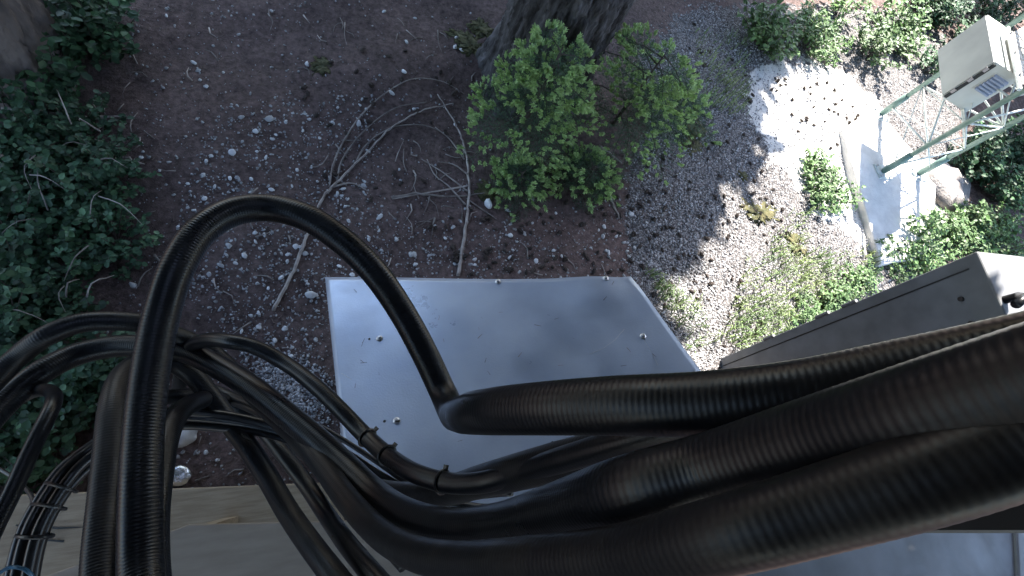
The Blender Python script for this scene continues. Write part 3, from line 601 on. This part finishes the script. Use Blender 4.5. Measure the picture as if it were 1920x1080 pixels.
for k, (x, y) in enumerate(sample_px(SOIL, 60)+sample_px([(720, 270), (880, 250), (890, 420), (740, 430)], 22)+sample_px([(150, 80), (270, 60), (270, 330), (160, 330)], 24)+sample_px([(640, 30), (860, 30), (850, 80), (640, 70)], 10)):
    a = random.uniform(0, 6.3); l = random.uniform(16, 44); cx, cy = random.uniform(-8, 8), random.uniform(-8, 8)
    twig([(x, y), (x+math.cos(a)*l*.5+cx, y+math.sin(a)*l*.5+cy), (x+math.cos(a)*l, y+math.sin(a)*l)], random.uniform(.003, .0065), 'little dry twig lying on the forest soil', 'dry twigs on the soil', lift=.008)

for k, (x, y) in enumerate(sample_px([(20, 240), (230, 280), (240, 560), (120, 640), (10, 600)], 16)):
    a = random.uniform(0, 6.3); l = random.uniform(40, 90)
    twig([(x, y, .15), (x+math.cos(a)*l*.5+random.uniform(-10, 10), y+math.sin(a)*l*.5, .2), (x+math.cos(a)*l, y+math.sin(a)*l, .14)], random.uniform(.003, .006), 'bare dry twig caught in the leaves of the shaded thicket', 'dry twigs in the thicket', lift=.04)

# ------------------------------------------------------------------ shrubs
def leaf_t(wd=.5): return [(0, 0, 0), (.3, -.42*wd, .06), (.72, -.36*wd, .04), (1, 0, -.06), (.72, .36*wd, .04), (.3, .42*wd, .06)], [(0, 1, 2), (0, 2, 3), (0, 3, 4), (0, 4, 5)]
def shrub_mesh(seed, ns, rad, h, ls, wd):
    r = np.random.default_rng(seed); mt, pos, sv, sf_ = [], [], [], []
    for s in range(ns):
        a = r.uniform(0, 6.283); rr = rad*math.sqrt(r.random()); tip = np.array([rr*math.cos(a), rr*math.sin(a), h*(1-.5*(rr/rad)**2)*r.uniform(.6, 1.1)])
        b = tip*[.25, .25, 0]; mid = (b+tip)/2+r.normal(0, .02, 3); v, f = tube([b, mid, tip], [.004, .003, .002], 4, False); sf_ += [tuple(x+len(sv) for x in q) for q in f]; sv += v.tolist()
        for t in np.r_[np.linspace(.35, .95, 6), 1, 1, 1]:
            p = b*(1-t)**2+2*mid*t*(1-t)+tip*t*t
            for kk in range(2 if t < 1 else 1):
                az = r.uniform(0, 6.283); el = r.normal(-.05, .35); d = np.array([math.cos(az)*math.cos(el), math.sin(az)*math.cos(el), math.sin(el)])
                up = np.array([0, 0, 1])+r.normal(0, .28, 3); sdv = np.cross(up, d); sdv /= np.linalg.norm(sdv); sc = ls*r.uniform(.5, 1.2)
                mt.append(np.stack([d*sc, sdv*sc, np.cross(d, sdv)*sc], 1)); pos.append(p)
    tv, tf = leaf_t(wd); V, Fq = scatter(tv, tf, np.array(mt), np.array(pos)); return mesh(V, Fq), mesh(np.array(sv), sf_)
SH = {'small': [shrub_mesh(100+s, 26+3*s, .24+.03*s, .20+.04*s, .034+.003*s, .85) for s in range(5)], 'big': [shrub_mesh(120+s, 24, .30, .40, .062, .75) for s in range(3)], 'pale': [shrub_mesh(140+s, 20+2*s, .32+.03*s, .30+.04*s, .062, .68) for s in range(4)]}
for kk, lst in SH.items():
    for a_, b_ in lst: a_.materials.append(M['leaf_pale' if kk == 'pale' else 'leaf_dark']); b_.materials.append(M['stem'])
nsh = 0
def shrub(px_, py_, kd, label, group, sc=1.0):
    global nsh
    p = gp(px_, py_); a_, b_ = SH[kd][nsh % len(SH[kd])]; nsh += 1
    t = empty('leafy_shrub', p, label, 'shrub', group); t.rotation_euler.z = random.uniform(0, 6.3); s = sc*random.uniform(.55, 1.25); t.scale = (s, s, s)
    kind(link('foliage', a_, None, t), 'stuff'); link('stems', b_, None, t)
G1 = 'leafy shrubs of the shaded thicket'; G2 = 'sunlit shrubs beyond the gravel'; G3 = 'shrubs between gravel and slab'; G4 = 'sunlit shrubs by the steel enclosure'
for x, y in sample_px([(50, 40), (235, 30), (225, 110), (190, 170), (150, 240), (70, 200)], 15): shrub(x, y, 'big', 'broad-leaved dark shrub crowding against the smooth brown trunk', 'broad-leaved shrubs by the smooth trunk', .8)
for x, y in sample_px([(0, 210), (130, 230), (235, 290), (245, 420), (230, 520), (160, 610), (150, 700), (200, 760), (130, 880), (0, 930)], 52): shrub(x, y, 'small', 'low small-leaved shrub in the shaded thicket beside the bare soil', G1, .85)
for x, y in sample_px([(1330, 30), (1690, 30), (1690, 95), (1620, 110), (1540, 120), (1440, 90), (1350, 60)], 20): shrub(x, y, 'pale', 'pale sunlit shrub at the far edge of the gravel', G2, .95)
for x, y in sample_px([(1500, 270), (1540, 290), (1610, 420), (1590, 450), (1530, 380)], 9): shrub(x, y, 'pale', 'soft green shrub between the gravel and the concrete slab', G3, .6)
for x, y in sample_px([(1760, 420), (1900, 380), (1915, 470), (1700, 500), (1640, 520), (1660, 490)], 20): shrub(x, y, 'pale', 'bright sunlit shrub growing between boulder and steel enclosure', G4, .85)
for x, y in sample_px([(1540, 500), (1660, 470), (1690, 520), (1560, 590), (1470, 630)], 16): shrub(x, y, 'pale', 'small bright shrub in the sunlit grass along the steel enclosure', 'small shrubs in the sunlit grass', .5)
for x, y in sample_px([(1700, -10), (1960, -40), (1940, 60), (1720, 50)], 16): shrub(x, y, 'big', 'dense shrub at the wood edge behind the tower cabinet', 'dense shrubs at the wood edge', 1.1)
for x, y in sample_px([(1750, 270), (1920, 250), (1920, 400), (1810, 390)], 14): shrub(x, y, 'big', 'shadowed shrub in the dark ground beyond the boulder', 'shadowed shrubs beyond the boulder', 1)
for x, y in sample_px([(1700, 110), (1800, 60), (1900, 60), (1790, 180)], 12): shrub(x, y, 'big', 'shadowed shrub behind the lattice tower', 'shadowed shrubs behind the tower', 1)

# ------------------------------------------------------------------ grass and moss
pts = sample_px([(1400, 480), (1640, 470), (1640, 540), (1400, 660), (1350, 640)], 2300)+sample_px([(1200, 500), (1300, 560), (1350, 640), (1290, 660)], 700)+sample_px([(1300, 60), (1400, 70), (1400, 240), (1310, 190)], 800)+sample_px([(1440, 420), (1520, 390), (1500, 470), (1440, 480)], 300)
P = np.array([gp(a, b) for a, b in pts]); cl = np.sin(P[:, 0]*5+1)*np.sin(P[:, 1]*6)+rng.normal(0, .8, len(P)) > -.1; P = P[cl]
n = len(P); az = rng.uniform(0, 6.283, n); le = rng.uniform(.03, .13, n); out = rng.uniform(.3, 1.0, n); D_ = np.stack([np.cos(az), np.sin(az), np.zeros(n)], 1); Sd = np.stack([-np.sin(az), np.cos(az), np.zeros(n)], 1); Z = np.array([0, 0, 1.])
r0, r1, r2 = P-[0, 0, .01], P+D_*(le*out*.4)[:, None]+Z*(le*.7)[:, None], P+D_*(le*out)[:, None]+Z*(le*.75)[:, None]; wv = (le*.03+.0015)[:, None]
V = np.stack([r0-Sd*wv, r0+Sd*wv, r1-Sd*wv*.8, r1+Sd*wv*.8, r2], 1).reshape(-1, 3); Fc = []
for i in range(n): b = i*5; Fc += [(b, b+1, b+3, b+2), (b+2, b+3, b+4)]
tag(kind(link('grass', mesh(V, Fc), 'grass'), 'stuff'), 'sparse grass tufts growing through the gravel', 'grass')
for k, (x, y, r) in enumerate(((1425, 398, .14), (1305, 245, .13), (1300, 280, .10), (1395, 330, .07), (885, 85, .15), (905, 50, .12), (870, 70, .1), (1500, 460, .1), (905, 355, .1), (610, 125, .09))):
    p = gp(x, y); v, f = ico(4, .42, .09, 80+k); v = v*(1+.25*np.sin(v[:, :1]*9+v[:, 1:2]*7+k))+rng.normal(0, .02, v.shape)*[1, 1, 1.2]; o = link('moss_clump', mesh(v*r, f), 'moss', smooth=True); o.location = (p[0], p[1], p[2])
    if x > 1200: tag(o, 'olive moss cushion growing on the grey gravel', 'moss', 'moss cushions on gravel')
    else: tag(o, 'dark moss cushion on the shaded soil near the fir trunk', 'moss', 'moss cushions on soil')

# ------------------------------------------------------------------ conifer saplings
def sapling(base, h, rad, seed, label, tips=1.0, nb=46, lean=(0, 0)):
    r = np.random.default_rng(seed); t = empty('conifer_sapling', base, label, 'sapling'); npos, nmt, tpos, tmt, wv_, wf = [], [], [], [], [], []
    v, f = tube([[0, 0, -.05], [lean[0]*.5, lean[1]*.5, h*.5], [lean[0], lean[1], h]], [.02, .013, .004], 7); link('trunk', mesh(v, f), 'stem', t, True)
    def needles(a, b, dens, ln):
        L_ = np.linalg.norm(b-a); ax = (b-a)/(L_+1e-9); n = max(int(L_*dens), 3)
        for s in np.linspace(0, 1, n):
            rd = r.normal(0, 1, 3); rd -= ax*(rd@ax); rd[2] *= .6; rd /= np.linalg.norm(rd)+1e-9; d = rd*.85+ax*.5; d /= np.linalg.norm(d); sdv = np.cross(d, r.normal(0, 1, 3)); sdv /= np.linalg.norm(sdv)
            npos.append(a+(b-a)*s); nmt.append(np.stack([d*ln, sdv*ln*.22, np.cross(d, sdv)*ln], 1))
    for b in range(nb):
        u = (b+.5)/nb; z = h*(.08+.9*u); a = b*2.399+r.normal(0, .3); L_ = rad*(1-.74*u)*r.choice([r.uniform(.45, .8), r.uniform(.85, 1.3)])+.05; d = np.array([math.cos(a), math.sin(a), 0]); sd = np.array([-d[1], d[0], 0]); o = np.array([lean[0]*z/h, lean[1]*z/h, z])
        def bp(s): return o+d*L_*s+np.array([0, 0, L_*(.22*s-.38*s*s)])
        v, f = tube([bp(0), bp(.5), bp(1)], [.006, .004, .002], 4, False); wf += [tuple(x+len(wv_) for x in q) for q in f]; wv_ += v.tolist()
        segs = [(bp(.3), bp(1), d)]
        for s in np.arange(.2, .98, .09):
            for side in (-1, 1):
                ln = (1.08-s)*L_*.55*r.uniform(.7, 1.1)+.025; dv = sd*side*.8+d*.6+[0, 0, r.normal(0, .1)]; segs.append((bp(s), bp(s)+dv*ln, dv))
        for a_, b_, dv in segs:
            needles(a_, b_, 130, .02)
            if r.random() < (.6+.6*u)*tips:
                dv = dv/np.linalg.norm(dv)+[0, 0, r.normal(.35, .2)]+r.normal(0, .15, 3); dv /= np.linalg.norm(dv); sdv = np.cross(dv, [.1, .2, 1]); sdv /= np.linalg.norm(sdv); ln = r.uniform(.028, .05)
                for kq in range(26):
                    th = r.uniform(0, 6.283); rad_d = sdv*math.cos(th)+np.cross(dv, sdv)*math.sin(th); s = r.random(); n_ = dv*.75+rad_d*.6; n_ /= np.linalg.norm(n_); s2 = np.cross(n_, r.normal(0, 1, 3)); s2 /= np.linalg.norm(s2)
                    tpos.append(b_+dv*ln*s); tmt.append(np.stack([n_*.025, s2*.010, np.cross(n_, s2)*.01], 1))
    link('twigs', mesh(np.array(wv_), wf), 'stem', t)
    tv, tf = [(0, -.5, 0), (1, -.25, 0), (1, .25, 0), (0, .5, 0)], [(0, 1, 2, 3)]
    kind(link('needles', mesh(*scatter(tv, tf, np.array(nmt), np.array(npos))), 'needle', t), 'stuff')
    kind(link('new_growth', mesh(*scatter(tv, tf, np.array(tmt), np.array(tpos))), 'tip', t), 'stuff')
sapling(gp(966, 268), .98, .52, 1, 'bushy conifer sapling with bright lime new tips in front of the fir trunk', 1.1, 36)
sapling(gp(1150, 232), .8, .80, 2, 'spreading darker conifer sapling right of the lime-tipped one', .8, 32)
sapling(gp(1250, 215), .32, .50, 4, 'low sparse conifer seedling reaching over the gravel edge', .3, 24)
sapling(gp(1090, 345), .25, .34, 5, 'small low conifer seedling in front of the two saplings', .4, 22)
sapling(gp(965, 350), .2, .30, 6, 'tiny dark conifer seedling at the foot of the lime-tipped sapling', .5, 18)
